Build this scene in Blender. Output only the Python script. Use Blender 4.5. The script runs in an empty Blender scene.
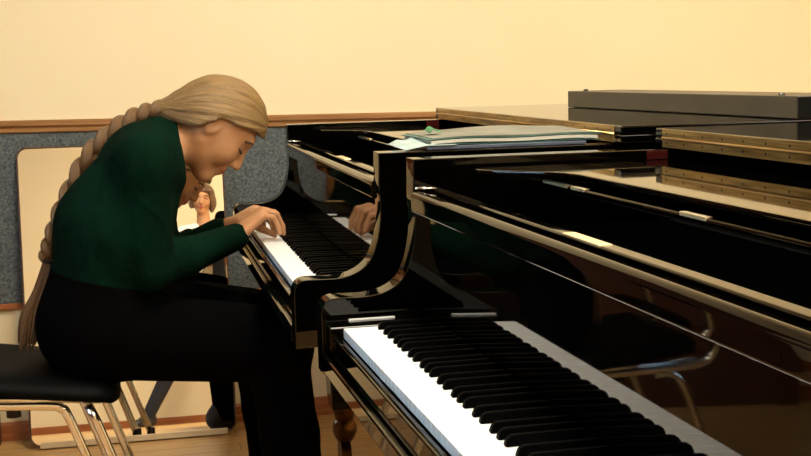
import bpy, bmesh, math, random
import numpy as np
from mathutils import Vector, Matrix
random.seed(4)
R = math.radians
S = bpy.context.scene
COL = S.collection

# ------------------------------------------------------------------ camera, world, lights, exposure
cam_d = bpy.data.cameras.new('camera')
cam = bpy.data.objects.new('camera', cam_d); COL.objects.link(cam)
S.camera = cam
YAW, PIT, ROL, FPX = 0.2255, 0.122, -0.025, 1276.45
fw = Vector((math.sin(YAW)*math.cos(PIT), math.cos(YAW)*math.cos(PIT), -math.sin(PIT)))
rt = Vector((math.cos(YAW), -math.sin(YAW), 0)); up = rt.cross(fw)
rt, up = rt*math.cos(ROL)+up*math.sin(ROL), up*math.cos(ROL)-rt*math.sin(ROL)
M = Matrix((rt, up, -fw)).transposed().to_4x4(); M.translation = (-0.345, -1.9617, 1.142)
cam.matrix_world = M
cam_d.sensor_width = 36; cam_d.lens = FPX/811*36; cam_d.clip_start = 0.02
cam_d.dof.use_dof = False
S.view_settings.view_transform = 'Standard'; S.view_settings.look = 'None'
S.view_settings.gamma = 1; S.view_settings.use_curve_mapping = False
S.view_settings.exposure = 0.0
W = bpy.data.worlds.new('world'); S.world = W; W.use_nodes = True
W.node_tree.nodes['Background'].inputs[0].default_value = (0.35, 0.5, 0.75, 1)
W.node_tree.nodes['Background'].inputs[1].default_value = 1.0
CEIL = 2.95
LAMPS = [(0.33, 0.05, 1.08), (2.5, -0.3, .55), (0.33, -2.3, 1.0), (2.5, -2.3, .8)]
LAMP_POWER = 78
WINDOW_POWER = 85
def area(name, loc, rot, sx, sy, power, col, parent=None):
    d = bpy.data.lights.new(name, 'AREA'); d.shape = 'RECTANGLE'; d.size = sx; d.size_y = sy
    d.energy = power; d.color = col
    o = bpy.data.objects.new(name, d); COL.objects.link(o); o.location = loc; o.rotation_euler = rot
    o.parent = parent
    return o
# daylight standing outside the left window
area('daylight', (-3.45, -0.9, 1.75), (0, R(-90), 0), 1.3, 1.7, WINDOW_POWER, (0.45, 0.75, 1.0))

# ------------------------------------------------------------------ helpers
def kind(o, k='structure'): o['kind'] = k; return o
def tag(o, label, cat, group=None):
    o['label'] = label; o['category'] = cat
    if group: o['group'] = group
    return o
def empty(name, loc=(0, 0, 0), rz=0):
    o = bpy.data.objects.new(name, None); COL.objects.link(o); o.empty_display_size = .1
    o.location = loc; o.rotation_euler = (0, 0, rz); return o
def link(name, me, m, parent=None, smooth=False):
    if m is not None and not me.materials: me.materials.append(m)
    o = bpy.data.objects.new(name, me); COL.objects.link(o); o.parent = parent
    if smooth:
        for p in me.polygons: p.use_smooth = True
    return o
def obj(name, bm, m, parent=None, smooth=False, auto=None):
    bmesh.ops.recalc_face_normals(bm, faces=bm.faces[:])
    me = bpy.data.meshes.new(name); bm.to_mesh(me); bm.free()
    o = link(name, me, m, parent, smooth)
    if auto is not None:
        for p in me.polygons: p.use_smooth = True
        me.set_sharp_from_angle(angle=R(auto))
        w = o.modifiers.new('flat_faces', 'WEIGHTED_NORMAL'); w.keep_sharp = True; w.weight = 90
    return o
def B(): return bmesh.new()
def box(bm, x0, x1, y0, y1, z0, z1, bev=0, seg=2):
    r = bmesh.ops.create_cube(bm, size=1)
    for v in r['verts']:
        v.co = Vector(((x0+x1)/2+v.co.x*(x1-x0), (y0+y1)/2+v.co.y*(y1-y0), (z0+z1)/2+v.co.z*(z1-z0)))
    if bev:
        es = list({e for v in r['verts'] for e in v.link_edges})
        bmesh.ops.bevel(bm, geom=es, offset=bev, segments=seg, affect='EDGES', profile=.5)
    return bm
def prism(bm, pts, axis, a, b, bev=0, seg=2):
    """extrude a 2D outline along an axis: y -> pts (x,z); z -> pts (x,y); x -> pts (y,z)"""
    def P(p, t):
        return {'y': (p[0], t, p[1]), 'z': (p[0], p[1], t), 'x': (t, p[0], p[1])}[axis]
    va = [bm.verts.new(P(p, a)) for p in pts]; vb = [bm.verts.new(P(p, b)) for p in pts]
    n = len(pts)
    fs = [bm.faces.new(va), bm.faces.new(vb[::-1])]
    for i in range(n): fs.append(bm.faces.new((va[i], vb[i], vb[(i+1) % n], va[(i+1) % n])))
    if bev:
        bm.normal_update()
        es = [e for f in fs[:2] for e in f.edges]
        bmesh.ops.bevel(bm, geom=es, offset=bev, segments=seg, affect='EDGES', profile=.5)
    return bm
def catmull(pts, n=8, closed=False):
    P = [Vector(p) for p in pts]; out = []
    N = len(P)
    for i in range(N if closed else N-1):
        p0 = P[(i-1) % N] if (closed or i) else P[0]; p1 = P[i]; p2 = P[(i+1) % N]
        p3 = P[(i+2) % N] if (closed or i+2 < N) else P[-1]
        for k in range(n):
            t = k/n
            out.append(.5*((2*p1)+(p2-p0)*t+(2*p0-5*p1+4*p2-p3)*t*t+(3*p1-p0-3*p2+p3)*t**3))
    if not closed: out.append(P[-1])
    return out
def tube(bm, pts, rad, seg=10, caps=True, flat=1.0):
    P = [Vector(p) for p in pts]; rings = []
    n = len(P); rs = rad if hasattr(rad, '__len__') else [rad]*n
    prev = None
    for i, p in enumerate(P):
        t = (P[min(i+1, n-1)]-P[max(i-1, 0)]).normalized()
        if prev is None:
            a = t.orthogonal().normalized()
        else:
            a = (prev-t*prev.dot(t))
            a = a.normalized() if a.length > 1e-6 else t.orthogonal().normalized()
        prev = a; b = t.cross(a)
        rings.append([bm.verts.new(p+(a*math.cos(2*math.pi*k/seg)*flat+b*math.sin(2*math.pi*k/seg))*rs[i]) for k in range(seg)])
    for r0, r1 in zip(rings, rings[1:]):
        for k in range(seg): bm.faces.new((r0[k], r0[(k+1) % seg], r1[(k+1) % seg], r1[k]))
    if caps: bm.faces.new(rings[0][::-1]); bm.faces.new(rings[-1])
    return bm
def lathe(bm, prof, c=(0, 0, 0), seg=20):
    rings = [[bm.verts.new((c[0]+r*math.cos(2*math.pi*k/seg), c[1]+r*math.sin(2*math.pi*k/seg), c[2]+z)) for k in range(seg)] for r, z in prof]
    for r0, r1 in zip(rings, rings[1:]):
        for k in range(seg): bm.faces.new((r0[k], r0[(k+1) % seg], r1[(k+1) % seg], r1[k]))
    bm.faces.new(rings[0][::-1]); bm.faces.new(rings[-1]); return bm
def copy_tree(o, parent=None):
    c = o.copy(); COL.objects.link(c); c.parent = parent
    for ch in list(o.children): copy_tree(ch, c)
    return c

# ------------------------------------------------------------------ materials
def mat(name, col, rough=.5, metal=0, spec=.5, ior=1.5, emit=None):
    m = bpy.data.materials.new(name); m.use_nodes = True
    b = m.node_tree.nodes['Principled BSDF']
    b.inputs['Base Color'].default_value = (*col, 1); b.inputs['Roughness'].default_value = rough
    b.inputs['Metallic'].default_value = metal; b.inputs['Specular IOR Level'].default_value = spec
    b.inputs['IOR'].default_value = ior
    return m
def N(m, t, **kw):
    n = m.node_tree.nodes.new(t)
    for k, v in kw.items():
        if k in n.inputs: n.inputs[k].default_value = v
        else: setattr(n, k, v)
    return n
def L(m, a, b): m.node_tree.links.new(a, b)
def bsdf(m): return m.node_tree.nodes['Principled BSDF']
def coords(m, scale=(1, 1, 1), which='Object'):
    t = N(m, 'ShaderNodeTexCoord'); mp = N(m, 'ShaderNodeMapping'); mp.inputs['Scale'].default_value = scale
    L(m, t.outputs[which], mp.inputs[0]); return mp.outputs[0]
def noise_col(m, c0, c1, scale, vec=None, detail=3, lo=.35, hi=.65, rough=.5):
    n = N(m, 'ShaderNodeTexNoise'); n.inputs['Scale'].default_value = scale; n.inputs['Detail'].default_value = detail
    n.inputs['Roughness'].default_value = rough
    if vec is not None: L(m, vec, n.inputs['Vector'])
    r = N(m, 'ShaderNodeValToRGB'); r.color_ramp.elements[0].position = lo; r.color_ramp.elements[1].position = hi
    r.color_ramp.elements[0].color = (*c0, 1); r.color_ramp.elements[1].color = (*c1, 1)
    L(m, n.outputs['Fac'], r.inputs[0]); L(m, r.outputs[0], bsdf(m).inputs['Base Color'])
    return n, r
def bump(m, height, strength=.2, dist=.002):
    b = N(m, 'ShaderNodeBump'); b.inputs['Strength'].default_value = strength; b.inputs['Distance'].default_value = dist
    L(m, height, b.inputs['Height']); L(m, b.outputs[0], bsdf(m).inputs['Normal'])

gloss = mat('piano_black_lacquer', (.0008, .0007, .0006), .03, ior=1.38)
n = N(gloss, 'ShaderNodeTexNoise'); n.inputs['Scale'].default_value = 30
mr = N(gloss, 'ShaderNodeMapRange'); mr.inputs['To Min'].default_value = .02; mr.inputs['To Max'].default_value = .04
L(gloss, coords(gloss), n.inputs['Vector']); L(gloss, n.outputs['Fac'], mr.inputs['Value']); L(gloss, mr.outputs[0], bsdf(gloss).inputs['Roughness'])
satin = mat('satin_black', (.004, .0035, .003), .35)
matte_black = mat('matte_black', (.002, .002, .002), .8, spec=.15)
ivory = mat('white_key_acrylic', (.86, .86, .84), .25)
ebony = mat('black_key', (.0006, .0006, .0007), .45, spec=.03)
felt = mat('red_felt', (.16, .012, .006), .9, spec=.1); 
noise_col(felt, (.03, .002, .001), (.05, .004, .002), 300)
brass = mat('brass', (.62, .40, .14), .28, 1)
vec = coords(brass, (40, 3, 40)); noise_col(brass, (.42, .25, .08), (.74, .5, .2), 3, vec, 4)
darkbrass = mat('tarnished_brass', (.10, .045, .015), .35, 1); noise_col(darkbrass, (.07, .03, .01), (.16, .075, .025), 30, coords(darkbrass))
plate_m = mat('pale_brass', (.85, .70, .42), .35, .6)
iron = mat('gold_iron_frame', (.35, .2, .06), .4, .7)
# hinge leaf: brass with rows of screw dots
hinge_m = mat('brass_piano_hinge', (.6, .4, .15), .32, .85)
vec = coords(hinge_m, (30, 2.5, 60)); _, rr = noise_col(hinge_m, (.22, .13, .035), (.62, .42, .15), 3, vec, 5)
t = N(hinge_m, 'ShaderNodeTexCoord'); sx = N(hinge_m, 'ShaderNodeSeparateXYZ'); L(hinge_m, t.outputs['Object'], sx.inputs[0])
def mathn(m, op, a, b=None):
    q = N(m, 'ShaderNodeMath', operation=op)
    for i, v in enumerate((a, b)):
        if v is None: continue
        if isinstance(v, (int, float)): q.inputs[i].default_value = v
        else: L(m, v, q.inputs[i])
    return q.outputs[0]
fy = mathn(hinge_m, 'SUBTRACT', mathn(hinge_m, 'PINGPONG', sx.outputs['Y'], .034), 0)        # distance to nearest screw along y
zz = mathn(hinge_m, 'PINGPONG', mathn(hinge_m, 'SUBTRACT', sx.outputs['Z'], 1.0094), .0077)
d2 = mathn(hinge_m, 'ADD', mathn(hinge_m, 'POWER', fy, 2), mathn(hinge_m, 'POWER', zz, 2))
dot = mathn(hinge_m, 'LESS_THAN', d2, .0024**2)
mx = N(hinge_m, 'ShaderNodeMix', data_type='RGBA'); mx.inputs['B'].default_value = (.05, .025, .008, 1)
L(hinge_m, dot, mx.inputs['Factor']); L(hinge_m, rr.outputs[0], mx.inputs['A']); L(hinge_m, mx.outputs['Result'], bsdf(hinge_m).inputs['Base Color'])

chrome = mat('chrome', (.75, .73, .70), .12, 1)
n = N(chrome, 'ShaderNodeTexNoise'); n.inputs['Scale'].default_value = 60; L(chrome, coords(chrome), n.inputs['Vector'])
mr = N(chrome, 'ShaderNodeMapRange'); mr.inputs['To Min'].default_value = .08; mr.inputs['To Max'].default_value = .18
L(chrome, n.outputs['Fac'], mr.inputs['Value']); L(chrome, mr.outputs[0], bsdf(chrome).inputs['Roughness'])
vinyl = mat('black_chair_cover', (.0007, .0012, .0013), .6, spec=.06)
n = N(vinyl, 'ShaderNodeTexNoise'); n.inputs['Scale'].default_value = 400; L(vinyl, coords(vinyl), n.inputs['Vector']); bump(vinyl, n.outputs['Fac'], .15, .001)
rubber = mat('black_rubber', (.006, .006, .006), .7)

wallm = mat('cream_wall_paint', (.80, .67, .425), .75, spec=.2)
vec = coords(wallm, (1, 1, 1)); n, _ = noise_col(wallm, (.79, .675, .435), (.815, .70, .46), 1.2, vec, 3)
n2 = N(wallm, 'ShaderNodeTexNoise'); n2.inputs['Scale'].default_value = 220; L(wallm, vec, n2.inputs['Vector']); bump(wallm, n2.outputs['Fac'], .08, .001)
brownwall = mat('brown_wall', (.20, .075, .035), .7, spec=.2)
vec = coords(brownwall); noise_col(brownwall, (.085, .03, .014), (.12, .045, .022), 3, vec, 4)
ceilm = mat('ceiling_paint', (.8, .76, .68), .8)
noise_col(ceilm, (.78, .74, .66), (.82, .78, .7), 4, coords(ceilm))
floorm = mat('oak_parquet', (.4, .2, .08), .35)
br = N(floorm, 'ShaderNodeTexBrick'); br.offset = .43; br.inputs['Scale'].default_value = 1
br.inputs['Brick Width'].default_value = .9; br.inputs['Row Height'].default_value = .075; br.inputs['Mortar Size'].default_value = .0012
br.inputs['Color1'].default_value = (.66, .40, .15, 1); br.inputs['Color2'].default_value = (.56, .32, .115, 1); br.inputs['Mortar'].default_value = (.16, .07, .025, 1)
L(floorm, coords(floorm), br.inputs['Vector'])
n = N(floorm, 'ShaderNodeTexNoise'); n.inputs['Scale'].default_value = 4; n.inputs['Detail'].default_value = 6; L(floorm, coords(floorm, (1.5, 22, 1)), n.inputs['Vector'])
mx = N(floorm, 'ShaderNodeMix', data_type='RGBA', blend_type='MULTIPLY'); mx.inputs['Factor'].default_value = .7
rp = N(floorm, 'ShaderNodeValToRGB'); rp.color_ramp.elements[0].position = .3; rp.color_ramp.elements[1].position = .7
rp.color_ramp.elements[0].color = (.65, .58, .5, 1); rp.color_ramp.elements[1].color = (1, 1, 1, 1)
L(floorm, n.outputs['Fac'], rp.inputs[0]); L(floorm, br.outputs['Color'], mx.inputs['A']); L(floorm, rp.outputs[0], mx.inputs['B']); L(floorm, mx.outputs['Result'], bsdf(floorm).inputs['Base Color'])
def wood(name, c0, c1, sc, rough=.35, scale=(2, 30, 30)):
    m = mat(name, c0, rough); noise_col(m, c0, c1, sc, coords(m, scale), 6, .3, .7); return m
railm = wood('varnished_rail_wood', (.24, .11, .035), (.36, .18, .065), 2.0)
basem = wood('varnished_baseboard_wood', (.27, .08, .025), (.38, .13, .04), 2.0)
panelm = mat('speckled_grey_acoustic_panel', (.2, .22, .22), .95, spec=.1)
vec = coords(panelm); n, rr = noise_col(panelm, (.045, .057, .064), (.165, .182, .18), 120, vec, 4, .35, .68, .7)
bump(panelm, n.outputs['Fac'], .5, .004)
mirror_m = mat('mirror_silver', (.93, .91, .86), .01, 1)
mirror_frame = wood('mirror_dark_frame', (.06, .035, .02), (.1, .05, .03), 3)
palewood = wood('pale_wood_strip', (.55, .40, .22), (.66, .5, .3), 3)
casem = mat('dark_grey_case', (.045, .038, .026), .38)
noise_col(casem, (.036, .029, .018), (.048, .038, .024), 6, coords(casem))
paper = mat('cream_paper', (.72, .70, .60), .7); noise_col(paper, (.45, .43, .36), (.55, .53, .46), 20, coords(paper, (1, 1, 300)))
shadedpaper = mat('shaded_cream_paper', (.38, .37, .30), .7); noise_col(shadedpaper, (.11, .107, .083), (.16, .157, .122), 14, coords(shadedpaper))  # cream pages with their shade put into a darker colour
paperw = mat('white_paper', (.5, .6, .58), .7); noise_col(paperw, (.20, .28, .265), (.33, .40, .38), 12, coords(paperw))
teal = mat('teal_cover', (.05, .22, .19), .5); noise_col(teal, (.02, .07, .06), (.03, .10, .085), 15, coords(teal))
green = mat('green_cover', (.06, .30, .10), .5); noise_col(green, (.03, .14, .05), (.05, .2, .08), 15, coords(green))
bluef = mat('slate_blue_folder', (.14, .17, .25), .35); noise_col(bluef, (.05, .065, .10), (.08, .095, .14), 9, coords(bluef))
glass_m = mat('window_glass', (1, 1, 1), .02); bsdf(glass_m).inputs['Transmission Weight'].default_value = 1; bsdf(glass_m).inputs['IOR'].default_value = 1.05
white_paint = mat('white_paint', (.75, .75, .72), .5)

# ------------------------------------------------------------------ room shell
X0, X1, Y0, Y1 = -3.2, 3.4, -4.35, 2.215
kind(obj('floor', box(B(), X0-.1, X1+.1, Y0-.1, Y1+.1, -.1, 0), floorm))
kind(obj('ceiling', box(B(), X0-.1, X1+.1, Y0-.1, Y1+.1, CEIL, CEIL+.1), ceilm))
kind(obj('wall_back', box(B(), X0-.1, X1+.1, Y1, Y1+.1, 0, CEIL), wallm))
kind(obj('wall_front', box(B(), X0-.1, X1+.1, Y0-.1, Y0, 0, CEIL), wallm))
kind(obj('wall_right', box(B(), X1, X1+.1, Y0, Y1, 0, CEIL), wallm))
wy0, wy1, wz0, wz1 = -1.7, -.1, 1.15, 2.35
bm = B()
box(bm, X0-.1, X0, Y0, wy0, 0, CEIL); box(bm, X0-.1, X0, wy1, Y1, 0, CEIL); box(bm, X0-.1, X0, wy0, wy1, 0, wz0); box(bm, X0-.1, X0, wy0, wy1, wz1, CEIL)
kind(obj('wall_left', bm, brownwall))
win = kind(empty('window_1', (X0, (wy0+wy1)/2, wz0)))
bm = B(); w2 = (wy1-wy0)/2; hh = wz1-wz0
for a in ((-w2, -w2+.05), (-.025, .025), (w2-.05, w2)): box(bm, -.08, -.02, a[0], a[1], 0, hh)
box(bm, -.08, -.02, -w2, w2, 0, .05); box(bm, -.08, -.02, -w2, w2, hh-.05, hh)
obj('window_frame', bm, white_paint, win)
obj('window_pane', box(B(), -.052, -.048, -w2+.04, w2-.04, .04, hh-.04), glass_m, win)
# wooden rail on the back wall (its two runs are not quite level), acoustic panel below it
bm = B()
prof = [(Y1, 1.034), (Y1-.022, 1.034), (Y1-.026, 1.03), (Y1-.026, 1.017), (Y1-.018, 1.013), (Y1-.016, 1.009), (Y1-.026, 1.005), (Y1-.026, .998), (Y1-.02, .994), (Y1, .994)]
prism(bm, prof, 'x', X0, X1)
o = kind(obj('trim_1', bm, railm)); 
for v in o.data.vertices: v.co.z -= .034*(max(min(v.co.x, 1), -1)+.68)-.002
bm = B(); box(bm, X0+.002, X1-.002, Y1-.017, Y1-.001, .445, .995, .003)
for v in bm.verts:
    if v.co.z > .8: v.co.z -= .034*(max(min(v.co.x, 1), -1)+.68)-.002
tag(obj('acoustic_panel', bm, panelm), 'speckled grey acoustic panel running along the wall below the wooden rail', 'wall panel')
kind(obj('trim_2', box(B(), X0, X1, Y1-.018, Y1, .425, .445, .003), basem))
bm = B(); prism(bm, [(Y1, 0), (Y1-.02, 0), (Y1-.02, .018), (Y1-.014, .022), (Y1-.014, .05), (Y1-.006, .058), (Y1, .058)], 'x', X0, X1)
kind(obj('baseboard_back', bm, basem))
kind(obj('baseboard_right', box(B(), X1-.015, X1, Y0, Y1-.02, 0, .058), basem))
kind(obj('baseboard_left', box(B(), X0, X0+.015, Y0, Y1-.02, 0, .058), basem))
kind(obj('baseboard_front', box(B(), X0+.015, X1-.015, Y0, Y0+.015, 0, .058), basem))

for k, (x, y, pw) in enumerate(LAMPS):
    r = empty('ceiling_light', (x, y, CEIL)); tag(r, 'white framed rectangular ceiling light lighting the music room', 'ceiling light', 'ceiling lights')
    bm = B(); box(bm, -.32, .32, -.62, .62, -.06, 0, .004); obj('lamp_housing', bm, white_paint, r)
    area('lamp_light', (0, 0, -.065), (0, 0, 0),   .58, 1.18, LAMP_POWER*pw, (1, .90, .73), r)

# brown panelled door in the back wall, left of the frame: the near fallboard mirrors it
dr = kind(empty('door_1', (-1.27, Y1-.02, 0)))
bm = B(); box(bm, -.46, .46, -.03, -.002, .002, 2.06, .003)
for a, b in ((.2, .85), (1.0, 1.9)):
    for c in (-.36, .06): box(bm, c, c+.30, -.036, -.028, a, b, .004)
obj('door_leaf', bm, brownwall, dr)
bm = B(); box(bm, -.54, -.46, -.045, 0, 0, 2.14, .003); box(bm, .46, .54, -.045, 0, 0, 2.14, .003); box(bm, -.46, .46, -.045, 0, 2.06, 2.14, .003)
obj('door_frame', bm, brownwall, dr)
obj('door_handle', tube(B(), [(.39, -.03, 1.03), (.39, -.075, 1.03), (.28, -.075, 1.03)], .009, 10), chrome, dr, True)
# ------------------------------------------------------------------ leaning mirror
mr_ = empty('leaning_mirror', (-.315, 2.060, .0)); mr_.rotation_euler = (R(-7.4), 0, R(-.8))
tag(mr_, 'tall mirror with rounded corners leaning against the grey wall panel behind the pianist', 'mirror')
def rrect(w, h, r, n=8, z0=0):
    out = []
    for cx, cz, a0 in ((w/2-r, z0+h-r, 0), (-w/2+r, z0+h-r, 90), (-w/2+r, z0+r, 180), (w/2-r, z0+r, 270)):
        for k in range(n+1):
            a = R(a0+90*k/n); out.append((cx+r*math.cos(a), cz+r*math.sin(a)))
    return out
bm = prism(B(), rrect(.63, .925, .03, z0=.014), 'y', -.002, .002); obj('mirror_glass', bm, mirror_m, mr_)
bm = prism(B(), rrect(.634, .929, .032, z0=.012), 'y', .0025, .012); obj('backboard', bm, mirror_frame, mr_)
pts = [(p[0], 0, p[1]) for p in rrect(.634, .929, .032, z0=.012)]; pts.append(pts[0])
obj('frame_rim', tube(B(), pts, .0035, 8, False), mirror_frame, mr_, True)
obj('bottom_strip', box(B(), -.29, .29, -.008, -.003, .004, .022, .001), palewood, mr_)

# ------------------------------------------------------------------ grand piano (local: x away from the player, y towards the bass end, keys end at y=0)
KW = 1.2256/52; KL = -1.2256
def arm_profile():
    nose = [(-.026, .64), (-.026, .755), (-.022, .769), (-.013, .777), (0, .7795), (.03, .779), (.055, .7795), (.078, .784), (.098, .794), (.113, .809), (.1235, .832), (.130, .858), (.1335, .885), (.1340, .91), (.1325, .93), (.1320, .945), (.1325, .96), (.1330, 1.000)]
    return nose
def smooth2(pts, n=4):
    q = catmull([(p[0], p[1], 0) for p in pts], n); return [(v.x, v.y) for v in q]
def white_mesh():
    me = bpy.data.meshes.new('white_key'); bm = B()
    box(bm, 0, .15, -KW/2+.0004, KW/2-.0004, .724, .74, .0012, 2); bm.to_mesh(me); bm.free(); me.materials.append(ivory); return me
def black_mesh():
    me = bpy.data.meshes.new('black_key'); bm = B()
    prof = [(.05, .7402), (.052, .7475), (.0555, .7515), (.060, .7525), (.1425, .7525), (.1425, .7402)]
    va = [bm.verts.new((p[0], -.0055 if p[1] < .741 else -.0046, p[1])) for p in prof]; vb = [bm.verts.new((p[0], .0055 if p[1] < .741 else .0046, p[1])) for p in prof]
    bm.faces.new(va); bm.faces.new(vb[::-1])
    for i in range(6): bm.faces.new((va[i], vb[i], vb[(i+1) % 6], va[(i+1) % 6]))
    bmesh.ops.recalc_face_normals(bm, faces=bm.faces[:])
    bmesh.ops.bevel(bm, geom=bm.edges[:], offset=.0012, segments=2, affect='EDGES')
    bm.to_mesh(me); bm.free(); me.materials.append(ebony); return me
def make_piano():
    root = empty('grand_piano')
    yb0, yb1 = .055, .105                    # bass arm
    yt0, yt1 = KL-.055, KL-.105              # treble arm
    prof = smooth2(arm_profile()[1:-1], 4)
    prof = [(-.026, .655)]+prof+[(.133, 1.000)]
    bm = B()
    prism(bm, prof+[(1.15, 1.000), (1.15, .66), (.08, .66)], 'y', yb0, yb1, .002, 2)
    prism(bm, prof+[(.56, 1.000), (.56, .66), (.08, .66)], 'y', yt1, yt0, .002, 2)
    out = catmull([(.56, yt1, 0), (.72, yt1+.02, 0), (.9, -1.21, 0), (1.08, -1.02, 0), (1.25, -.84, 0), (1.45, -.71, 0), (1.62, -.58, 0), (1.70, -.38, 0), (1.70, -.16, 0), (1.62, .03, 0), (1.45, .095, 0), (1.15, yb1, 0)], 6)
    inn = []
    for i, p in enumerate(out):
        t = (out[min(i+1, len(out)-1)]-out[max(i-1, 0)]).normalized(); inn.append(p+Vector((-t.y, t.x, 0))*.05)
    a = [[bm.verts.new((p.x, p.y, z)) for p in out] for z in (.66, 1.000)]; b = [[bm.verts.new((p.x, p.y, z)) for p in inn] for z in (.66, 1.000)]
    for i in range(len(out)-1):
        for q in ((a[0], a[1]), (b[1], b[0]), (a[1], b[1]), (b[0], a[0])):
            bm.faces.new((q[0][i], q[0][i+1], q[1][i+1], q[1][i]))
    obj('case', bm, gloss, root, auto=35)
    outline = [(.16, yt0), (.56, yt0)]+[(p.x, p.y) for p in inn[2:-2]]+[(1.15, yb0), (.16, yb0)]
    obj('soundboard', prism(B(), outline, 'z', .80, .812), iron, root)
    obj('pin_block', box(B(), .165, .6, yt0+.001, yb0-.001, .83, .88), matte_black, root)
    obj('keybed', box(B(), -.028, .7, yt0+.001, yb0-.001, .66, .69, .004), gloss, root)
    obj('keyslip', box(B(), -.017, -.004, yt0+.001, yb0-.001, .692, .7265, .003, 3), gloss, root, auto=40)
    for y0, y1 in ((.0015, yb0-.0005), (yt0+.0005, KL-.0015)):
        obj('key_block', box(B(), -.022, .131, y0, y1, .706, .742, .003, 3), gloss, root, auto=40)
    wm, bk = white_mesh(), black_mesh()
    sh = {'A': .0035, 'C': -.003, 'D': .003, 'F': -.0035, 'G': 0}
    for i in range(52):
        o = link('white_key', wm, None, root); o.location = (0, -(i+.5)*KW, 0)
    for i in range(51):
        nme = 'ABCDEFG'[i % 7]
        if nme in sh:
            o = link('black_key', bk, None, root); o.location = (0, -(i+1)*KW-sh[nme], 0)
    nose = [(.1385-.0105*math.cos(R(a)), .9385+.0105*math.sin(R(a))) for a in range(0, 91, 15)]
    fb = [(.143, .7415), (.1475, .913), (.1325, .913), (.1295, .9145), (.128, .918), (.128, .93)]+nose+[(.152, .9475), (.158, .94), (.156, .90), (.154, .7415)]
    obj('fallboard', prism(B(), fb, 'y', yt0+.001, yb0-.001, 0), gloss, root, auto=32)
    bm = B(); box(bm, .186, .209, yt0+.001, yb0-.002, .88, .941, .004, 3); rest = obj('fallboard_rail', bm, gloss, root, auto=40)
    o = obj('lock_plate', box(B(), .1855, .203, -.62, -.50, .9385, .9425, .0012), plate_m, rest); o['label'] = 'pale brass lock plate'
    o = obj('pivot_pin', tube(B(), [(.134, yb0-.006, .953), (.17, yb0-.006, .951)], .0025), chrome, root, True); o['label'] = 'shiny metal pin'
    bm = B(); box(bm, .322, .575, yt0+.001, yb0-.001, .953, .965, .004, 3); sh_ = obj('desk_shelf', bm, gloss, root, auto=40)
    for y0, y1 in ((-.15, -.04), (-.22, -.165), (-.61, -.54)):
        o = obj('hinge_plate', box(B(), .3212, .331, y0, y1, .961, .9662, .0008), plate_m, sh_)
    # music desk folded flat
    c = [(.225, .006), (.219, -.01), (.224, -.03), (.241, -.055), (.270, -.085), (.303, -.125), (.323, -.17), (.327, -.22)]
    left = smooth2([(.255, .012)]+c, 3)
    top = [(.57, .012)]+left
    bot = [(p[0], KL-p[1]) for p in reversed(top)]
    obj('music_desk', prism(B(), top+bot, 'z', .977, .985, .002, 2), gloss, root, auto=40)
    o = obj('felt_pad', box(B(), .54, .578, yb0-.003, yb0, .983, .998, .001), felt, root); o['label'] = 'red felt pad'
    # lid: rear board plus the front flap folded back on it
    lid_out = [(.584, yt1-.012)]+[(p.x+(.012 if p.x > 1 else 0), p.y+(-.012 if p.y < -.5 else .012 if p.y > 0 else 0)) for p in out[2:-2]]+[(1.15, yb1+.012), (.584, yb1+.012)]
    o = obj('block_glint_strip', box(B(), .018, .095, yb0-.006, yb0-.002, .7405, .7445, .0006), ivory, root); o['label'] = 'thin white strip standing in for the reflection at the bass end of the keys'  # white strip added for the reflected glint along the key block edge
    lid = obj('lid', prism(B(), lid_out, 'z', 1.0010, 1.0168, .003, 3), gloss, root, auto=40)
    flap = obj('lid_flap', box(B(), .584, 1.03, yt1-.012, yb1+.012, 1.0174, 1.0332, .003, 3), gloss, lid, auto=40)
    hg = obj('hinge', box(B(), .5825, .5842, yt1+.02, yb1-.02, 1.0018, 1.0326, .0003), hinge_m, lid)
    o = obj('hinge_knuckle', tube(B(), [(.5825, yt1+.02, 1.0171), (.5825, yb1-.02, 1.0171)], .0024, 8), brass, hg, True)
    # legs, lyre
    for lx, ly in ((.26, -.02), (.26, KL+.02), (1.45, -.3)):
        bm = B()
        prism(bm, [(-.065, .6), (.065, .6), (.04, .13), (-.04, .13)], 'y', -.05, .05, .006)
        bmesh.ops.translate(bm, verts=bm.verts[:], vec=(lx, ly, .06))
        lg = obj('leg', bm, gloss, root, auto=40)
        bm = B(); lathe(bm, [(.034, .195), (.036, .18), (.03, .165), (.026, .15), (.034, .135), (.036, .115), (.028, .095), (.02, .085)], (lx, ly, 0)); 
        obj('ferrule', bm, darkbrass, lg, auto=40)
        bm = B(); tube(bm, [(lx-.014, ly+.012, .0455), (lx+.014, ly+.012, .0455)], .045, 20); obj('caster', bm, darkbrass, lg, auto=40)
    bm = B(); ym = KL/2
    for s in (-1, 1): tube(bm, [(.36, ym+s*.1, .66), (.37, ym+s*.085, .4), (.39, ym+s*.075, .17)], .014, 12)
    box(bm, .34, .46, ym-.13, ym+.13, .11, .17, .006); box(bm, .33, .42, ym-.13, ym+.13, .645, .665, .004)
    ly_ = obj('lyre', bm, gloss, root, auto=40)
    for s in (-.06, 0, .06):
        bm = B(); box(bm, .22, .35, ym+s-.013, ym+s+.013, .085, .092, .003); box(bm, .33, .36, ym+s-.006, ym+s+.006, .088, .112); obj('pedal', bm, brass, ly_)
    return root
near = make_piano()
tag(near, 'black grand piano in front with an empty keyboard, nearest the camera', 'piano', 'grand pianos')
far = copy_tree(near); far.location = (.014, 1.614, 0); far.rotation_euler = (0, 0, R(-1.26)); far.scale = (1, 1.0207, 1)
tag(far, 'black grand piano the woman in green is playing, further from the camera', 'piano', 'grand pianos')

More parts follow.
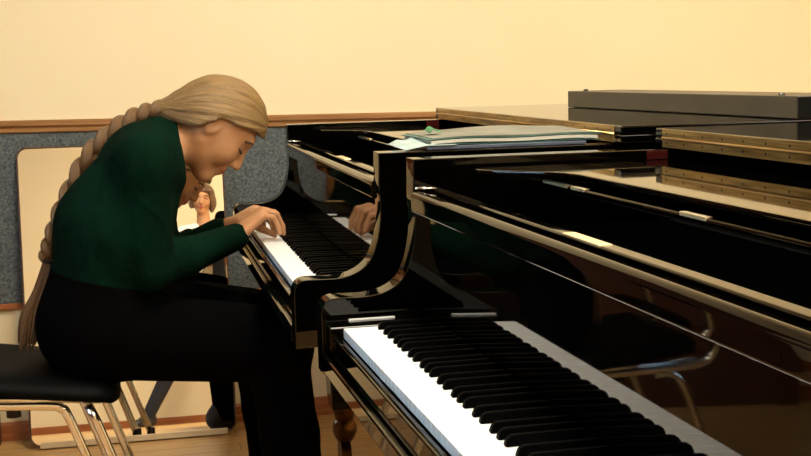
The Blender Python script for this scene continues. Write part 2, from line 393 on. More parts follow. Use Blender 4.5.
# ------------------------------------------------------------------ things lying on the far piano
bx = empty('flat_case', (.905, .81, 1.0335), R(2.0)); tag(bx, 'long low dark grey case lying on the closed lid of the farther piano', 'case')
bm = B(); box(bm, 0, .16, -.575, .56, .0005, .044, .002); obj('case_body', bm, casem, bx)
bm = B(); box(bm, .002, .158, -.577, -.575, .003, .042, .0005); obj('end_panel', bm, matte_black, bx)
for y in (.48, -.49):
    obj('stud', lathe(B(), [(.006, 0), (.0075, .002), (.005, .005), (.002, .006)], (.02, y, .0441), 12), casem, bx)
ZT = 1.0005
PX, PY = -.012, -.085
def wavy_sheet(bm, x0, x1, y0, y1, zf, th, nx=24, ny=14):
    x0, x1, y0, y1 = x0+PX, x1+PX, y0+PY, y1+PY
    g = [[[None]*2 for _ in range(ny+1)] for _ in range(nx+1)]
    for i in range(nx+1):
        for j in range(ny+1):
            u, v = i/nx, j/ny
            x = x0+(x1-x0)*u; y = y0+(y1-y0)*v; z = zf(u, v)
            g[i][j] = [bm.verts.new((x, y, z)), bm.verts.new((x, y, z+th))]
    for i in range(nx):
        for j in range(ny):
            bm.faces.new((g[i][j][0], g[i][j+1][0], g[i+1][j+1][0], g[i+1][j][0])); bm.faces.new((g[i][j][1], g[i+1][j][1], g[i+1][j+1][1], g[i][j+1][1]))
    for i in range(nx):
        for j in (0, ny): bm.faces.new((g[i][j][0], g[i+1][j][0], g[i+1][j][1], g[i][j][1]))
    for j in range(ny):
        for i in (0, nx): bm.faces.new((g[i][j][0], g[i][j+1][0], g[i][j+1][1], g[i][j][1]))
fl = obj('folder', box(B(), .222+PX, .527+PX, .355+PY, .575+PY, ZT, ZT+.006, .001), bluef)
tag(fl, 'slate blue folder under the music booklet on the piano', 'folder')
bk = empty('music_booklet', (0, 0, ZT+.006)); tag(bk, 'teal and cream music booklet with curling pages lying on the farther piano', 'book')
def pg(base, a, b): return lambda u, v: base+a*math.sin(math.pi*u)**.6*(.3+.7*v)+b*(u**3)*v+.0012*math.sin(u*9+v*3)
bm = B(); wavy_sheet(bm, .228, .558, .36, .585, pg(.0008, .0004, .0), .0015); o = obj('cover', bm, teal, bk, auto=60); o['label'] = 'teal lower cover'
bm = B(); wavy_sheet(bm, .233, .553, .364, .58, pg(.0032, .006, .003), .0055); o = obj('pages', bm, paper, bk, auto=60)
bm = B(); wavy_sheet(bm, .228, .563, .366, .59, pg(.0098, .008, .0035), .0012); o = obj('cover', bm, teal, bk, auto=60); o['label'] = 'teal upper cover'
bm = B(); wavy_sheet(bm, .238, .568, .376, .592, pg(.0118, .008, .0045), .0014); obj('loose_pages', bm, shadedpaper, bk, auto=60)
bm = B(); wavy_sheet(bm, .182, .277, .352, .50, lambda u, v: ZT+.0005+(.007 if u > .4 else .007*u/.4)*1.0+.004*math.sin(u*9)**2*v+.004*v, .0009)
tag(obj('loose_sheet', bm, paperw), 'crumpled pale loose sheet at the left end of the papers on the piano', 'paper')
bm = B(); wavy_sheet(bm, .250, .272, .44, .48, lambda u, v: ZT+.0255+.006*u+.005*math.sin(u*5)+.004*v, .0010)
tag(obj('green_leaflet', bm, green), 'small green edged leaflet sticking up beside the crumpled sheet', 'leaflet')

# ------------------------------------------------------------------ signed distance figure modelling
class Field:
    def __init__(s, lo, hi, vox):
        s.vox = vox; s.lo = np.array(lo, float); s.n = np.ceil((np.array(hi)-s.lo)/vox).astype(int)+1
        s.f = np.full(s.n, 1.0, np.float32)
        s.ax = [(s.lo[i]+np.arange(s.n[i])*vox).astype(np.float32) for i in range(3)]
    def _sub(s, lo, hi):
        a = np.clip(np.floor((np.array(lo)-s.lo)/s.vox).astype(int), 0, s.n); b = np.clip(np.ceil((np.array(hi)-s.lo)/s.vox).astype(int)+1, 0, s.n)
        sl = tuple(slice(a[i], b[i]) for i in range(3))
        return sl, np.meshgrid(*[s.ax[i][sl[i]] for i in range(3)], indexing='ij', sparse=True)
    def mix(s, sl, d, k, op):
        f = s.f[sl]
        if op == '-':
            d = -d; h = np.maximum(k-np.abs(f-d), 0)/k; s.f[sl] = np.maximum(f, d)+h*h*k*.25
        else:
            h = np.maximum(k-np.abs(f-d), 0)/k; s.f[sl] = np.minimum(f, d)-h*h*k*.25
    def cone(s, a, b, ra, rb, k=.01, op='+', squash=None):
        a = np.array(a, float); b = np.array(b, float); r = max(ra, rb)+k+3*s.vox
        sl, (x, y, z) = s._sub(np.minimum(a, b)-r, np.maximum(a, b)+r)
        ba = b-a; bb = max(ba@ba, 1e-9)
        t = np.clip(((x-a[0])*ba[0]+(y-a[1])*ba[1]+(z-a[2])*ba[2])/bb, 0, 1)
        d = np.sqrt((x-a[0]-t*ba[0])**2+(y-a[1]-t*ba[1])**2+(z-a[2]-t*ba[2])**2)-(ra+(rb-ra)*t)
        s.mix(sl, d, k, op)
    def ell(s, c, r, k=.01, op='+', rot=None):
        c = np.array(c, float); r = np.array(r, float); R_ = np.eye(3) if rot is None else rot; m = r.max()+k+3*s.vox
        sl, (x, y, z) = s._sub(c-m, c+m)
        x, y, z = x-c[0], y-c[1], z-c[2]
        q = [R_[0, i]*x+R_[1, i]*y+R_[2, i]*z for i in range(3)]
        k0 = np.sqrt(sum((q[i]/r[i])**2 for i in range(3))); k1 = np.sqrt(sum((q[i]/r[i]**2)**2 for i in range(3)))+1e-9
        s.mix(sl, k0*(k0-1)/k1, k, op)
    def cut(s, fn):                       # keep where fn(x,y,z) < 0
        x, y, z = np.meshgrid(*s.ax, indexing='ij', sparse=True); s.f = np.maximum(s.f, fn(x, y, z).astype(np.float32))
    def mesh(s, name, relax=2):
        f = s.f; ins = f < 0; n = s.n
        c = np.zeros(n-1, np.uint8)
        for i in (0, 1):
            for j in (0, 1):
                for k in (0, 1): c += ins[i:n[0]-1+i, j:n[1]-1+j, k:n[2]-1+k]
        act = np.argwhere((c > 0) & (c < 8)); idx = np.full(n-1, -1, np.int64); idx[tuple(act.T)] = np.arange(len(act))
        acc = np.zeros((len(act), 3)); cnt = np.zeros(len(act))
        cor = [(i, j, k) for i in (0, 1) for j in (0, 1) for k in (0, 1)]
        for a in cor:
            for d in range(3):
                if a[d]: continue
                b = list(a); b[d] = 1
                fa = f[tuple((act+a).T)]; fb = f[tuple((act+b).T)]; m = (fa < 0) != (fb < 0)
                t = np.where(m, fa/(fa-fb+1e-12), 0)
                p = np.tile(np.array(a, float), (len(act), 1)); p[:, d] += t
                acc[m] += p[m]; cnt[m] += 1
        V = s.lo+(act+acc/cnt[:, None])*s.vox
        Q = []
        for d in range(3):
            e = [1, 2, 0][d]; g = [2, 0, 1][d]
            sl0 = [slice(None)]*3; sl1 = [slice(None)]*3; sl0[d] = slice(0, -1); sl1[d] = slice(1, None)
            a, b = ins[tuple(sl0)], ins[tuple(sl1)]; ed = np.argwhere(a != b)
            ok = (ed[:, e] > 0) & (ed[:, g] > 0) & (ed[:, e] < n[e]-1) & (ed[:, g] < n[g]-1); ed = ed[ok]
            fl_ = a[tuple(ed.T)]
            qs = []
            for de, dg in ((-1, -1), (0, -1), (0, 0), (-1, 0)):
                q = ed.copy(); q[:, e] += de; q[:, g] += dg; qs.append(idx[tuple(q.T)])
            qs = np.stack(qs, 1); qs[~fl_] = qs[~fl_][:, ::-1]; Q.append(qs)
        Q = np.concatenate(Q)
        for _ in range(relax):
            A = np.zeros_like(V); C = np.zeros(len(V))
            for i in range(4):
                np.add.at(A, Q[:, i], V[Q[:, (i+1) % 4]]); np.add.at(C, Q[:, i], 1)
            V = V*.5+.5*A/np.maximum(C, 1)[:, None]
        me = bpy.data.meshes.new(name); me.from_pydata(V.tolist(), [], Q.tolist()); me.update()
        for p in me.polygons: p.use_smooth = True
        return me

skin = mat('skin', (.45, .24, .13), .55, spec=.2)
bsdf(skin).inputs['Subsurface Weight'].default_value = .15; bsdf(skin).inputs['Subsurface Radius'].default_value = (.01, .004, .002); bsdf(skin).inputs['Subsurface Scale'].default_value = .6
_, rr = noise_col(skin, (.40, .195, .09), (.47, .245, .125), 25, coords(skin), 3)
at = N(skin, 'ShaderNodeAttribute', attribute_name='lip'); mx = N(skin, 'ShaderNodeMix', data_type='RGBA'); mx.inputs['B'].default_value = (.30, .07, .05, 1)
L(skin, at.outputs['Fac'], mx.inputs['Factor']); L(skin, rr.outputs[0], mx.inputs['A']); L(skin, mx.outputs['Result'], bsdf(skin).inputs['Base Color'])
def hair_mat(name, c0, c1):
    m = mat(name, c0, .33, spec=.45)
    a = N(m, 'ShaderNodeAttribute', attribute_name='flow'); mp = N(m, 'ShaderNodeMapping'); mp.inputs['Scale'].default_value = (26, 1.6, 1); L(m, a.outputs['Vector'], mp.inputs[0])
    n, r = noise_col(m, c0, c1, 2.2, mp.outputs[0], 5, .3, .7, .6); bump(m, n.outputs['Fac'], .7, .004); return m
blond = hair_mat('dark_blond_hair', (.060, .029, .008), (.32, .195, .068))
braidhair = hair_mat('shaded_auburn_braid_hair', (.045, .021, .007), (.20, .108, .040))  # shade on the braid put into darker hair; tail is redder brown too
brownhair = hair_mat('brown_hair', (.04, .02, .009), (.17, .09, .04))
sweater_m = mat('dark_green_knit', (.001, .016, .008), .95, spec=.05)
wv = N(sweater_m, 'ShaderNodeTexWave', wave_type='BANDS', bands_direction='Y'); wv.inputs['Scale'].default_value = 55; wv.inputs['Distortion'].default_value = 1.2; wv.inputs['Detail'].default_value = 1
L(sweater_m, coords(sweater_m), wv.inputs['Vector']); nf = N(sweater_m, 'ShaderNodeTexNoise'); nf.inputs['Scale'].default_value = 11; nf.inputs['Distortion'].default_value = 1.5; L(sweater_m, coords(sweater_m, (1, 1, .6)), nf.inputs['Vector'])
bump(sweater_m, mathn(sweater_m, 'ADD', mathn(sweater_m, 'MULTIPLY', wv.outputs['Fac'], .06), nf.outputs['Fac']), .55, .02)
noise_col(sweater_m, (.0004, .0075, .0036), (.0007, .0115, .006), 14, coords(sweater_m))
trouser_m = mat('black_cloth', (.001, .001, .0012), .95, spec=.02)
noise_col(trouser_m, (.0009, .0009, .0011), (.0014, .0014, .0016), 8, coords(trouser_m))
denim = mat('dark_denim', (.012, .015, .022), .9); noise_col(denim, (.010, .012, .018), (.016, .02, .03), 60, coords(denim))
whitetop = mat('white_knit', (.6, .58, .56), .85); noise_col(whitetop, (.56, .54, .52), (.65, .63, .6), 60, coords(whitetop))
shoe_m = mat('dark_shoe', (.012, .012, .014), .5)
lash_m = mat('lash_and_brow', (.06, .03, .015), .8)

def head_prims(F, H, eyes=True):
    Rm = np.array(H.to_3x3()); T = np.array(H.translation)
    P = lambda p: Rm@np.array(p, float)+T
    E = lambda c, r, k, op='+': F.ell(P(c), r, k, op, Rm)
    C = lambda a, b, ra, rb, k, op='+': F.cone(P(a), P(b), ra, rb, k, op)
    E((-.008, 0, .028), (.096, .075, .088), .01)
    E((.034, 0, -.005), (.058, .060, .080), .03)
    for s in (-1, 1):
        C((.0, s*.047, -.042), (.062, s*.012, -.092), .020, .015, .03)
        E((.058, s*.036, -.026), (.026, .024, .028), .02)
    E((.072, 0, -.092), (.017, .019, .016), .02)
    C((.080, -.03, .034), (.080, .03, .034), .012, .012, .02)
    for s in (-1, 1): E((.094, s*.032, .013), (.015, .018, .011), .012, '-')
    for s in (-1, 1): E((.075, s*.031, .012), (.0125, .0135, .0115), .003)
    C((.088, 0, .020), (.109, 0, -.024), .007, .0105, .010)
    for s in (-1, 1): E((.097, s*.011, -.030), (.010, .007, .007), .008)
    C((.088, -.013, -.053), (.088, .013, -.053), .0062, .0062, .006); C((.086, -.011, -.064), (.086, .011, -.064), .0065, .0065, .005)
    C((.070, 0, -.045), (.083, 0, -.058), .02, .012, .02)
    for s in (-1, 1):
        E((-.006, s*.073, .002), (.018, .009, .031), .006); E((-.002, s*.083, .004), (.009, .006, .018), .006, '-')
def lips(me, H):
    a = me.attributes.new('lip', 'FLOAT', 'POINT')
    Hi = np.array(H.inverted()); co = np.empty(len(me.vertices)*3); me.vertices.foreach_get('co', co); co = co.reshape(-1, 3)
    q = co@Hi[:3, :3].T+Hi[:3, 3]
    d = np.sqrt(((q[:, 0]-.09)/.02)**2+(q[:, 1]/.021)**2+((q[:, 2]+.058)/.012)**2)
    a.data.foreach_set('value', np.clip((1.15-d)/.3, 0, 1).astype(np.float32))
def flow_attr(me, H, pole, axis, amp=.0016, freq=46):
    """comb direction: longitude round an axis through the gathering point, plus distance from it"""
    Hi = np.array(H.inverted()); nv = len(me.vertices); co = np.empty(nv*3); me.vertices.foreach_get('co', co); co = co.reshape(-1, 3)
    q = co@Hi[:3, :3].T+Hi[:3, 3]-np.array(pole); ax = np.array(axis, float); ax /= np.linalg.norm(ax)
    e1 = np.cross(ax, (0, 1., 0)); e1 /= np.linalg.norm(e1); e2 = np.cross(ax, e1)
    ph = np.arctan2(q@e2, q@e1); r = np.linalg.norm(q, axis=1)
    nr = np.empty(nv*3); me.vertices.foreach_get('normal', nr); nr = nr.reshape(-1, 3)
    rng = np.random.RandomState(3); g = np.zeros(nv)
    for i in range(7): g += np.sin(ph*freq*(.35+.22*i)+rng.rand()*6+r*(6+9*rng.rand()))/(1+.35*i)
    co = co+nr*(g*amp*.45*np.clip(r/.05, .2, 1))[:, None]
    me.vertices.foreach_set('co', co.ravel()); me.update()
    a = me.attributes.new('flow', 'FLOAT_VECTOR', 'POINT')
    a.data.foreach_set('vector', np.stack([ph, r*6, 0*r], 1).astype(np.float32).ravel())
def hand(F, wrist, K, fdir, lat, r=1.0, drop=(-.006, -.030, -.020), fwd=(.030, .014, .002), thumb=None, k0=.012):
    """wrist, knuckle centre, finger direction, lateral (index->little) unit vectors; fingers curl down"""
    W_, K_, f, l = map(lambda v: np.array(v, float), (wrist, K, fdir, lat)); u = np.array((0, 0, 1.))
    offs = (-.030, -.010, .0105, .030); ln = (.95, 1.06, 1.0, .80)
    hz = (0, .004, .002, -.005)
    for i in range(4):
        b = K_+l*offs[i]+u*hz[i]+f*(.004 if i in (1, 2) else -.004 if i == 3 else 0)
        F.cone(W_+l*offs[i]*.55, b, .0125, .0105, k0)
    for i in range(4):
        b = K_+l*offs[i]+u*hz[i]+f*(.004 if i in (1, 2) else -.004 if i == 3 else 0)
        p, rr_ = b, (.0088, .0078, .0070, .0060)
        for j in range(3):
            q = p+(f*fwd[j]+u*drop[j]+l*(offs[i]*.12))*ln[i]
            F.cone(p, q, rr_[j]*r, rr_[j+1]*r, .003); p = q
    if thumb is not None:
        t = [np.array(v, float) for v in thumb]
        F.cone(t[0], t[1], .013, .0105, .012); F.cone(t[1], t[2], .0098, .0088, .003); F.cone(t[2], t[3], .0088, .0068, .003)
def shoe(parent, heel, toe, m, h=.075):
    F_ = Field(np.minimum(heel, toe)-np.array((.09, .09, .01)), np.maximum(heel, toe)+np.array((.09, .09, .14)), .005)
    a, b = np.array(heel, float), np.array(toe, float); u = np.array((0, 0, 1.))
    F_.cone(a+u*.045, b*.55+a*.45+u*.04, .042, .040, .02); F_.cone(b*.55+a*.45+u*.032, b+u*.026, .042, .034, .03); F_.cone(a+u*.05, a+u*h+(b-a)*.08, .042, .042, .02)
    F_.cut(lambda x, y, z: .002-z)
    return link('shoe', F_.mesh('shoe', 1), m, parent)

def headframe(c, pitch, yaw, roll=0):
    """yaw: facing direction about z (0 = +x); pitch: looking down"""
    return Matrix.Translation(c)@Matrix.Rotation(yaw, 4, 'Z')@Matrix.Rotation(pitch, 4, 'Y')@Matrix.Rotation(roll, 4, 'X')

# ------------------------------------------------------------------ chair under the pianist
ch = empty('stacking_chair', (-.565, 1.08, 0)); tag(ch, 'black padded stacking chair with chrome legs under the pianist', 'chair')
def chair_pad(w, d, zf, th, nx=14, ny=14, r=.045):
    bm = B(); top = []; bot = []
    for i in range(nx+1):
        a, b = [], []
        for j in range(ny+1):
            u, v = i/nx*2-1, j/ny*2-1
            e = (1-max(0, abs(u)-.8)/.2*0)*1
            # squircle mapping for rounded corners
            x = u*math.sqrt(max(0, 1-.18*v*v*v*v))*d/2; y = v*math.sqrt(max(0, 1-.18*u*u*u*u))*w/2
            edge = max(abs(u), abs(v))**10
            z = zf(x)
            a.append(bm.verts.new((x, y, z+th*(1-.45*edge)))); b.append(bm.verts.new((x, y, z+th*.12*edge)))
        top.append(a); bot.append(b)
    for i in range(nx):
        for j in range(ny):
            bm.faces.new((top[i][j], top[i+1][j], top[i+1][j+1], top[i][j+1])); bm.faces.new((bot[i][j], bot[i][j+1], bot[i+1][j+1], bot[i+1][j]))
    for i in range(nx):
        bm.faces.new((top[i][0], bot[i][0], bot[i+1][0], top[i+1][0])); bm.faces.new((top[i][ny], top[i+1][ny], bot[i+1][ny], bot[i][ny]))
    for j in range(ny):
        bm.faces.new((top[0][j], top[0][j+1], bot[0][j+1], bot[0][j])); bm.faces.new((top[nx][j], bot[nx][j], bot[nx][j+1], top[nx][j+1]))
    return bm
obj('seat', chair_pad(.44, .43, lambda x: .455-.15*x-.9*max(0, x-.14)**2, .042), vinyl, ch, True)
bm = chair_pad(.40, .24, lambda x: .35*x*x, .03)
bmesh.ops.rotate(bm, verts=bm.verts[:], cent=(0, 0, 0), matrix=Matrix.Rotation(R(78), 3, 'Y')); bmesh.ops.translate(bm, verts=bm.verts[:], vec=(-.285, 0, .755))
obj('backrest', bm, vinyl, ch, True)
for s in (-1, 1):
    y = s*.185
    pts = catmull([(-.30, y, .80), (-.285, y, .68), (-.262, y, .54), (-.245, y, .475), (-.20, y, .452), (-.05, y, .438), (.06, y, .430), (.085, y, .422), (.10, y, .40), (.15, y, .26), (.238, y, .012)], 6)
    obj('leg', tube(B(), pts, .0105, 12), chrome, ch, True)
    obj('leg', tube(B(), [(.142, y, .425), (.16, y, .385), (.21, y, .24), (.292, y, .012)], .0105, 12), chrome, ch, True)
    obj('leg', tube(B(), catmull([(-.10, y*.97, .43), (-.16, y*.97, .42), (-.21, y, .32), (-.33, y*1.03, .012)], 6), .0105, 12), chrome, ch, True)
    bm = B(); tube(bm, [(-.2, y, .467), (.17, y, .432)], .006, 8); obj('seat_rail', bm, chrome, ch, True)
    for x in (.238, .292, -.33): obj('foot', lathe(B(), [(.013, .001), (.014, .004), (.014, .03), (.011, .034)], (x, y*(1.03 if x < 0 else 1), 0), 12), rubber, ch, True)
    for x in (-.02, -.17): obj('bumper', tube(B(), [(x, y*.75, .40), (x, y*.75, .455)], .016, 12), rubber, ch, True)
obj('crossbar', tube(B(), [(-.05, -.185, .438), (-.05, .185, .438)], .009, 10), chrome, ch, True)

# ------------------------------------------------------------------ the pianist
HC = (-.112, 1.08, 1.024); H = headframe(HC, R(50), 0)
pi_ = empty('person', (-.42, 1.08, 0)); tag(pi_, 'woman with a long blond braid in a dark green sweater bending over the far keyboard', 'person')
pinv = Matrix.Translation((.42, -1.08, 0))
def plink(name, me, m, parent):
    me.transform(Matrix.Translation(-Vector(parent.location))); return link(name, me, m, parent)
J = dict(rsh=(-.285, .915, .955), rel=(-.272, .925, .712), rwr=(-.064, 1.085, .758), lsh=(-.27, 1.245, .955), lel=(-.235, 1.275, .668), lwr=(-.072, 1.240, .766))
def torso(F, g, k=.05):
    for s in (-1, 1):
        F.cone((-.395, 1.08+s*.065, .615), (-.352, 1.08+s*.07, .80), .105+g, .112+g, k)
        F.cone((-.352, 1.08+s*.07, .80), (-.285, 1.08+s*.08, .925), .112+g, .090+g, k)
        F.cone((-.27, 1.08+s*.05, .965), (-.272, 1.08+s*.15, .955), .060+g, .052+g, k)
def arms(F, g, fore=1.0):
    for q in ('r', 'l'):
        sh, el, wr = (np.array(J[q+x]) for x in ('sh', 'el', 'wr'))
        F.cone(sh, el, .050+g, .038+g, .03); e2 = el+(wr-el)*fore
        ff = fore-(.12 if (q == 'l' and fore < 1) else 0); e2 = el+(wr-el)*ff
        F.cone(el, el+(wr-el)*.35, .038+g, .036+g, .015); F.cone(el+(wr-el)*.35, e2, .036+g, .036+(.024-.036)*(ff-.35)/.65+g, .015)
def legs(F, g, end=0):
    F.ell((-.405, 1.01, .57), (.115+g, .10+g, .112+g), .05); F.ell((-.405, 1.15, .57), (.115+g, .10+g, .112+g), .05)
    for hip, kn, mid, an in (((-.36, .985, .555), (.002, .95, .516), (.025, .95, .30), (.045, .95, .07)), ((-.36, 1.175, .562), (-.02, 1.205, .53), (.01, 1.205, .30), (.03, 1.205, .07))):
        F.cone(hip, kn, .082+g*1.6, .066+g*1.9, .03); F.cone(kn, mid, .060+g, .055+g, .02); F.cone(mid, an, .055+g, (.04 if g < .005 else .058)+g, .02)
F = Field((-.56, .78, .03), (.16, 1.40, 1.2), .0042)
torso(F, -.002); arms(F, -.004); legs(F, -.008)
F.cone((-.165, 1.08, .985), (-.245, 1.08, .99), .052, .058, .03)
head_prims(F, H)
hand(F, J['rwr'], (-.002, 1.115, .808), (.97, .1, 0), (.15, -.99, 0), thumb=((-.045, 1.105, .778), (-.012, 1.152, .772), (.012, 1.160, .758), (.034, 1.158, .745)))
hand(F, J['lwr'], (-.006, 1.265, .800), (.99, .05, 0), (-.05, .99, 0), thumb=((-.05, 1.215, .775), (-.016, 1.212, .768), (.008, 1.215, .755), (.03, 1.218, .744)))
me = F.mesh('body', 2); lips(me, H); body = plink('body', me, skin, pi_)
F = Field((-.60, .78, .53), (.02, 1.40, 1.12), .0042)
torso(F, .011); arms(F, .008, .97); F.cone((-.24, 1.08, .985), (-.205, 1.08, .992), .068, .062, .02)
F.cut(lambda x, y, z: (.575-.24*x)-z+0*y)
F.cut(lambda x, y, z: np.where(z > .9, (x+.190)*.97+(z-.96)*.10, -1)+0*y)
obj_sw = plink('sweater', F.mesh('sweater', 2), sweater_m, pi_)
F = Field((-.62, .82, .03), (.18, 1.36, .80), .005)
legs(F, .012)
for s in (-1, 1): F.cone((-.40, 1.08+s*.065, .60), (-.375, 1.08+s*.065, .70), .122, .124, .05)
F.cut(lambda x, y, z: z-(.598-.24*x)+0*y)
plink('trousers', F.mesh('trousers', 2), trouser_m, pi_)
for hl, te in (((-.01, .95, 0), (.17, .94, 0)), ((-.025, 1.205, 0), (.155, 1.215, 0))):
    o = shoe(pi_, np.array(hl), np.array(te), shoe_m); o.data.transform(Matrix.Translation(-Vector(pi_.location)))
# hair
F = Field((-.30, .95, .86), (.06, 1.21, 1.19), .0035)
Rm = np.array(H.to_3x3()); P = lambda p: Rm@np.array(p, float)+np.array(HC)
F.ell(P((.006, 0, .018)), (.110, .088, .110), .01, '+', Rm)
F.cone(P((-.035, 0, -.005)), P((-.112, 0, -.066)), .072, .021, .05)
Hi = np.array(H.inverted())
def hl(x, y, z):
    q = [Hi[i, 0]*x+Hi[i, 1]*y+Hi[i, 2]*z+Hi[i, 3] for i in range(3)]
    line = np.where(q[0] > -.005, .022+.50*(q[0]+.005)-.35*np.maximum(q[0]-.075, 0), np.maximum(.022+2.2*(q[0]+.005), -.012+.8*(q[0]+.005)))
    return (line-q[2])*.8
F.cut(hl)
me = F.mesh('hair', 2); flow_attr(me, H, (-.112, 0, -.066), (.8, 0, .6), .0022); hair = plink('hair', me, blond, pi_)
def strand_mesh(paths, name, seg=8):
    bm = B(); uv = []
    for pts, rad in paths:
        n0 = len(bm.verts); tube(bm, pts, rad, seg)
    me = bpy.data.meshes.new(name); bmesh.ops.recalc_face_normals(bm, faces=bm.faces[:]); bm.to_mesh(me); bm.free()
    a = me.attributes.new('flow', 'FLOAT_VECTOR', 'POINT'); vals = []
    for si, (pts, rad) in enumerate(paths):
        for i in range(len(pts)):
            for k in range(seg): vals += [si*1.7+k/seg*2.2, i/len(pts)*6, 0]
    a.data.foreach_set('vector', vals)
    for p in me.polygons: p.use_smooth = True
    return me
path = catmull([(-.218, 1.08, 1.063), (-.262, 1.074, 1.052), (-.325, 1.062, 1.022), (-.392, 1.055, .965), (-.450, 1.05, .868), (-.487, 1.048, .78), (-.503, 1.048, .732)], 16)
nP = len(path); PER = 23.0; st = [[], [], []]; sr = [[], [], []]
for i, p in enumerate(path):
    t = (path[min(i+1, nP-1)]-path[max(i-1, 0)]).normalized(); lat = Vector((0, 1, 0)); lat = (lat-t*lat.dot(t)).normalized(); nrm = t.cross(lat)
    A = (.020-.007*i/nP)*(min(1, i/34+.5))
    for s in range(3):
        ph = 2*math.pi*(i/PER+s/3)
        # the braid's broad side looks half towards the wall of the room, half along the back
        a = lat*.55+nrm*.83; b = lat*.83-nrm*.55
        st[s].append(p+a*(A*math.sin(ph))+b*(A*.55*math.sin(2*ph))); sr[s].append((.0165-.005*i/nP)*min(1, .62+i/70))
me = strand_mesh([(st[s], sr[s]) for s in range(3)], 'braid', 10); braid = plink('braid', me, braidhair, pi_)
o = obj('hair_tie', lathe(B(), [(.010, -.008), (.0135, -.006), (.0145, 0), (.0135, .006), (.010, .008)], (0, 0, 0), 16), rubber, None, True)
o.parent = pi_; o.location = Vector((-.504, 1.048, .729))-Vector(pi_.location); o.rotation_euler = (0, R(18), 0); o['label'] = 'black hair tie at the end of the braid'
tails = []; rnd = random.Random(7)
for i in range(26):
    a = rnd.uniform(0, 6.28); q = rnd.random()**.5
    ox, oy = math.cos(a)*q, math.sin(a)*q; ln = rnd.uniform(.8, 1.05)
    p0 = Vector((-.504+ox*.007, 1.048+oy*.007, .729)); p1 = Vector((-.522+ox*.018, 1.046+oy*.02, .66)); p2 = Vector((-.546+ox*.030, 1.045+oy*.028, .60)); p3 = Vector((-.56+ox*.026, 1.045+oy*.026, .60-.075*ln))
    pts = catmull([p0, p1, p2, p3], 6); m_ = len(pts)
    tails.append((pts, [.0052*(1-.8*(k/(m_-1))**3) for k in range(m_)]))
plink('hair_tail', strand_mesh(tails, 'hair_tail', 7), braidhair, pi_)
def on_head(pts, rad, name, parent, Hm, m):
    o = obj(name, tube(B(), [Hm@Vector(p) for p in catmull(pts, 5)], rad, 8), m, None, True); o.data.transform(Matrix.Translation(-Vector(parent.location))); o.parent = parent; return o
for s in (-1, 1):
    on_head([(.074, s*.056, .028), (.084, s*.047, .034), (.0905, s*.034, .037), (.0945, s*.018, .034)], .0030, 'eyebrow', pi_, H, lash_m)
    on_head([(.072, s*.048, .007), (.081, s*.0435, .005), (.0895, s*.034, .003), (.086, s*.022, .006)], .0028, 'eyelashes', pi_, H, lash_m)
o = obj('hair_tie', lathe(B(), [(.014, -.008), (.019, -.006), (.020, 0), (.019, .006), (.014, .008)], (0, 0, 0), 16), rubber, None, True)
o.parent = pi_; o.location = Vector((-.222, 1.08, 1.062))-Vector(pi_.location); o.rotation_euler = (0, R(75), 0); o['label'] = 'black hair tie at the nape'

# ------------------------------------------------------------------ onlooker at the far end of the room, seen in the mirror
OX, OY = .17, -3.75
on = empty('person', (OX, OY, 0)); tag(on, 'smiling short-haired person in a white top reflected in the mirror', 'person')
H2 = headframe((OX, OY+.02, 1.72), R(8), R(97), R(10))
F = Field((OX-.56, OY-.22, .02), (OX+.36, OY+.3, 1.90), .007)
def obody(F, g, parts):
    if 't' in parts:
        for s in (-1, 1):
            F.cone((OX+s*.08, OY, .97), (OX+s*.075, OY, 1.20), .10+g, .095+g, .05); F.cone((OX+s*.075, OY, 1.20), (OX+s*.09, OY, 1.38), .095+g, .09+g, .05); F.cone((OX+s*.06, OY, 1.48), (OX+s*.16, OY, 1.465), .05+g, .05+g, .05)
            F.cone((OX+s*.19, OY, 1.45), (OX+s*.245, OY-.01, 1.17), .046+g, .036+g, .03); F.cone((OX+s*.245, OY-.01, 1.17), (OX+s*.25, OY+.06, .92), .036+g, .024+g, .02)
    if 'l' in parts:
        for s in (-1, 1):
            F.ell((OX+s*.07, OY-.01, .90), (.105+g, .115+g, .12+g), .04); kx, fx = ((OX-.28, OX-.50) if s < 0 else (OX+.095, OX+.1)); F.cone((OX+s*.09, OY, .86), (kx, OY+.01, .48), .082+g, .056+g, .03); F.cone((kx, OY+.01, .48), (fx, OY-.02, .08), .055+g, .038+g, .02)
obody(F, -.003, 'tl'); F.cone((OX, OY+.005, 1.46), (OX, OY+.015, 1.60), .055, .05, .03); head_prims(F, H2)
for s in (-1, 1): hand(F, (OX+s*.25, OY+.06, .92), (OX+s*.252, OY+.085, .84), (0, .2, -.98), (0, -s*.98, -.2), drop=(-.034, -.024, -.018), fwd=(.004, .004, .004), thumb=((OX+s*.245, OY+.08, .91), (OX+s*.225, OY+.115, .87), (OX+s*.222, OY+.12, .845), (OX+s*.222, OY+.122, .822)))
me = F.mesh('body', 2); lips(me, H2); plink('body', me, skin, on)
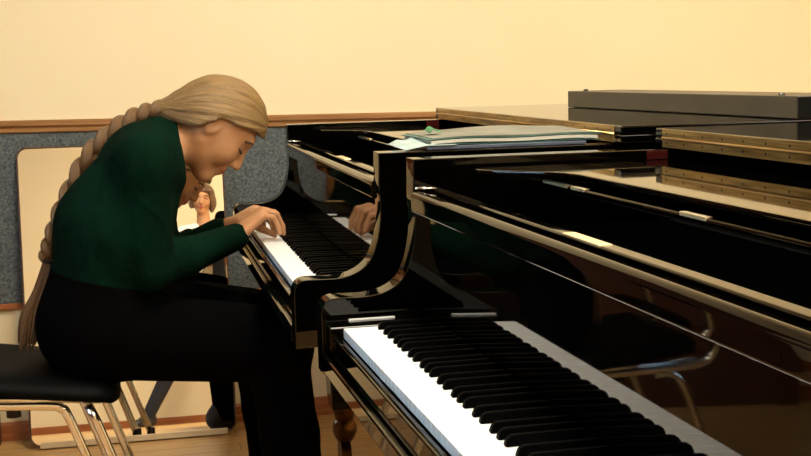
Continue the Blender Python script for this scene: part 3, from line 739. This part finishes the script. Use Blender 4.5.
F = Field((OX-.4, OY-.25, .7), (OX+.4, OY+.3, 1.6), .008); obody(F, .012, 't'); F.cut(lambda x, y, z: .84-z+0*x+0*y-.0*y); plink('top', F.mesh('top', 2), whitetop, on)
F = Field((OX-.6, OY-.25, .04), (OX+.4, OY+.3, 1.2), .008); obody(F, .010, 'l'); F.cut(lambda x, y, z: z-.97+0*x+0*y); plink('jeans', F.mesh('jeans', 2), denim, on)
F = Field((OX-.15, OY-.15, 1.50), (OX+.15, OY+.2, 1.90), .005); R2 = np.array(H2.to_3x3()); T2 = np.array(H2.translation)
F.ell(R2@np.array((-.006, 0, .02))+T2, (.110, .094, .112), .01, '+', R2); F.cone(R2@np.array((-.05, 0, -.0))+T2, R2@np.array((-.06, 0, -.06))+T2, .07, .055, .03)
for c_, r_ in (((-.01, .078, -.02), (.055, .030, .062)), ((-.01, -.078, -.03), (.055, .034, .068)), ((.072, .035, .072), (.036, .050, .034)), ((.060, -.045, .075), (.040, .040, .034))): F.ell(R2@np.array(c_)+T2, r_, .015, '+', R2)
H2i = np.array(H2.inverted())
def hl2(x, y, z):
    q = [H2i[i, 0]*x+H2i[i, 1]*y+H2i[i, 2]*z+H2i[i, 3] for i in range(3)]
    return (np.where(q[0] > 0, -.05+1.25*q[0]-2.2*np.maximum(np.abs(q[1]+.012)-.04, 0), -.05-.9*np.maximum(-.02-q[0], 0)) - q[2])*.5
F.cut(hl2); me = F.mesh('hair', 2); flow_attr(me, H2, (-.03, 0, .13), (.1, 0, -1), .0018, 30); plink('hair', me, brownhair, on)
for s in (-1, 1):
    on_head([(.081, s*.050, .030), (.090, s*.036, .036), (.0945, s*.018, .034)], .003, 'eyebrow', on, H2, lash_m)
    on_head([(.080, s*.043, .010), (.0885, s*.032, .011), (.086, s*.022, .010)], .003, 'eyelashes', on, H2, lash_m)
    o = shoe(on, np.array((OX+(.1 if s > 0 else -.48), OY-.06, 0)), np.array((OX+(.12 if s > 0 else -.58), OY+.10, 0)), shoe_m); o.data.transform(Matrix.Translation(-Vector(on.location)))

pi_.location.x += .006; pi_.location.z += .003
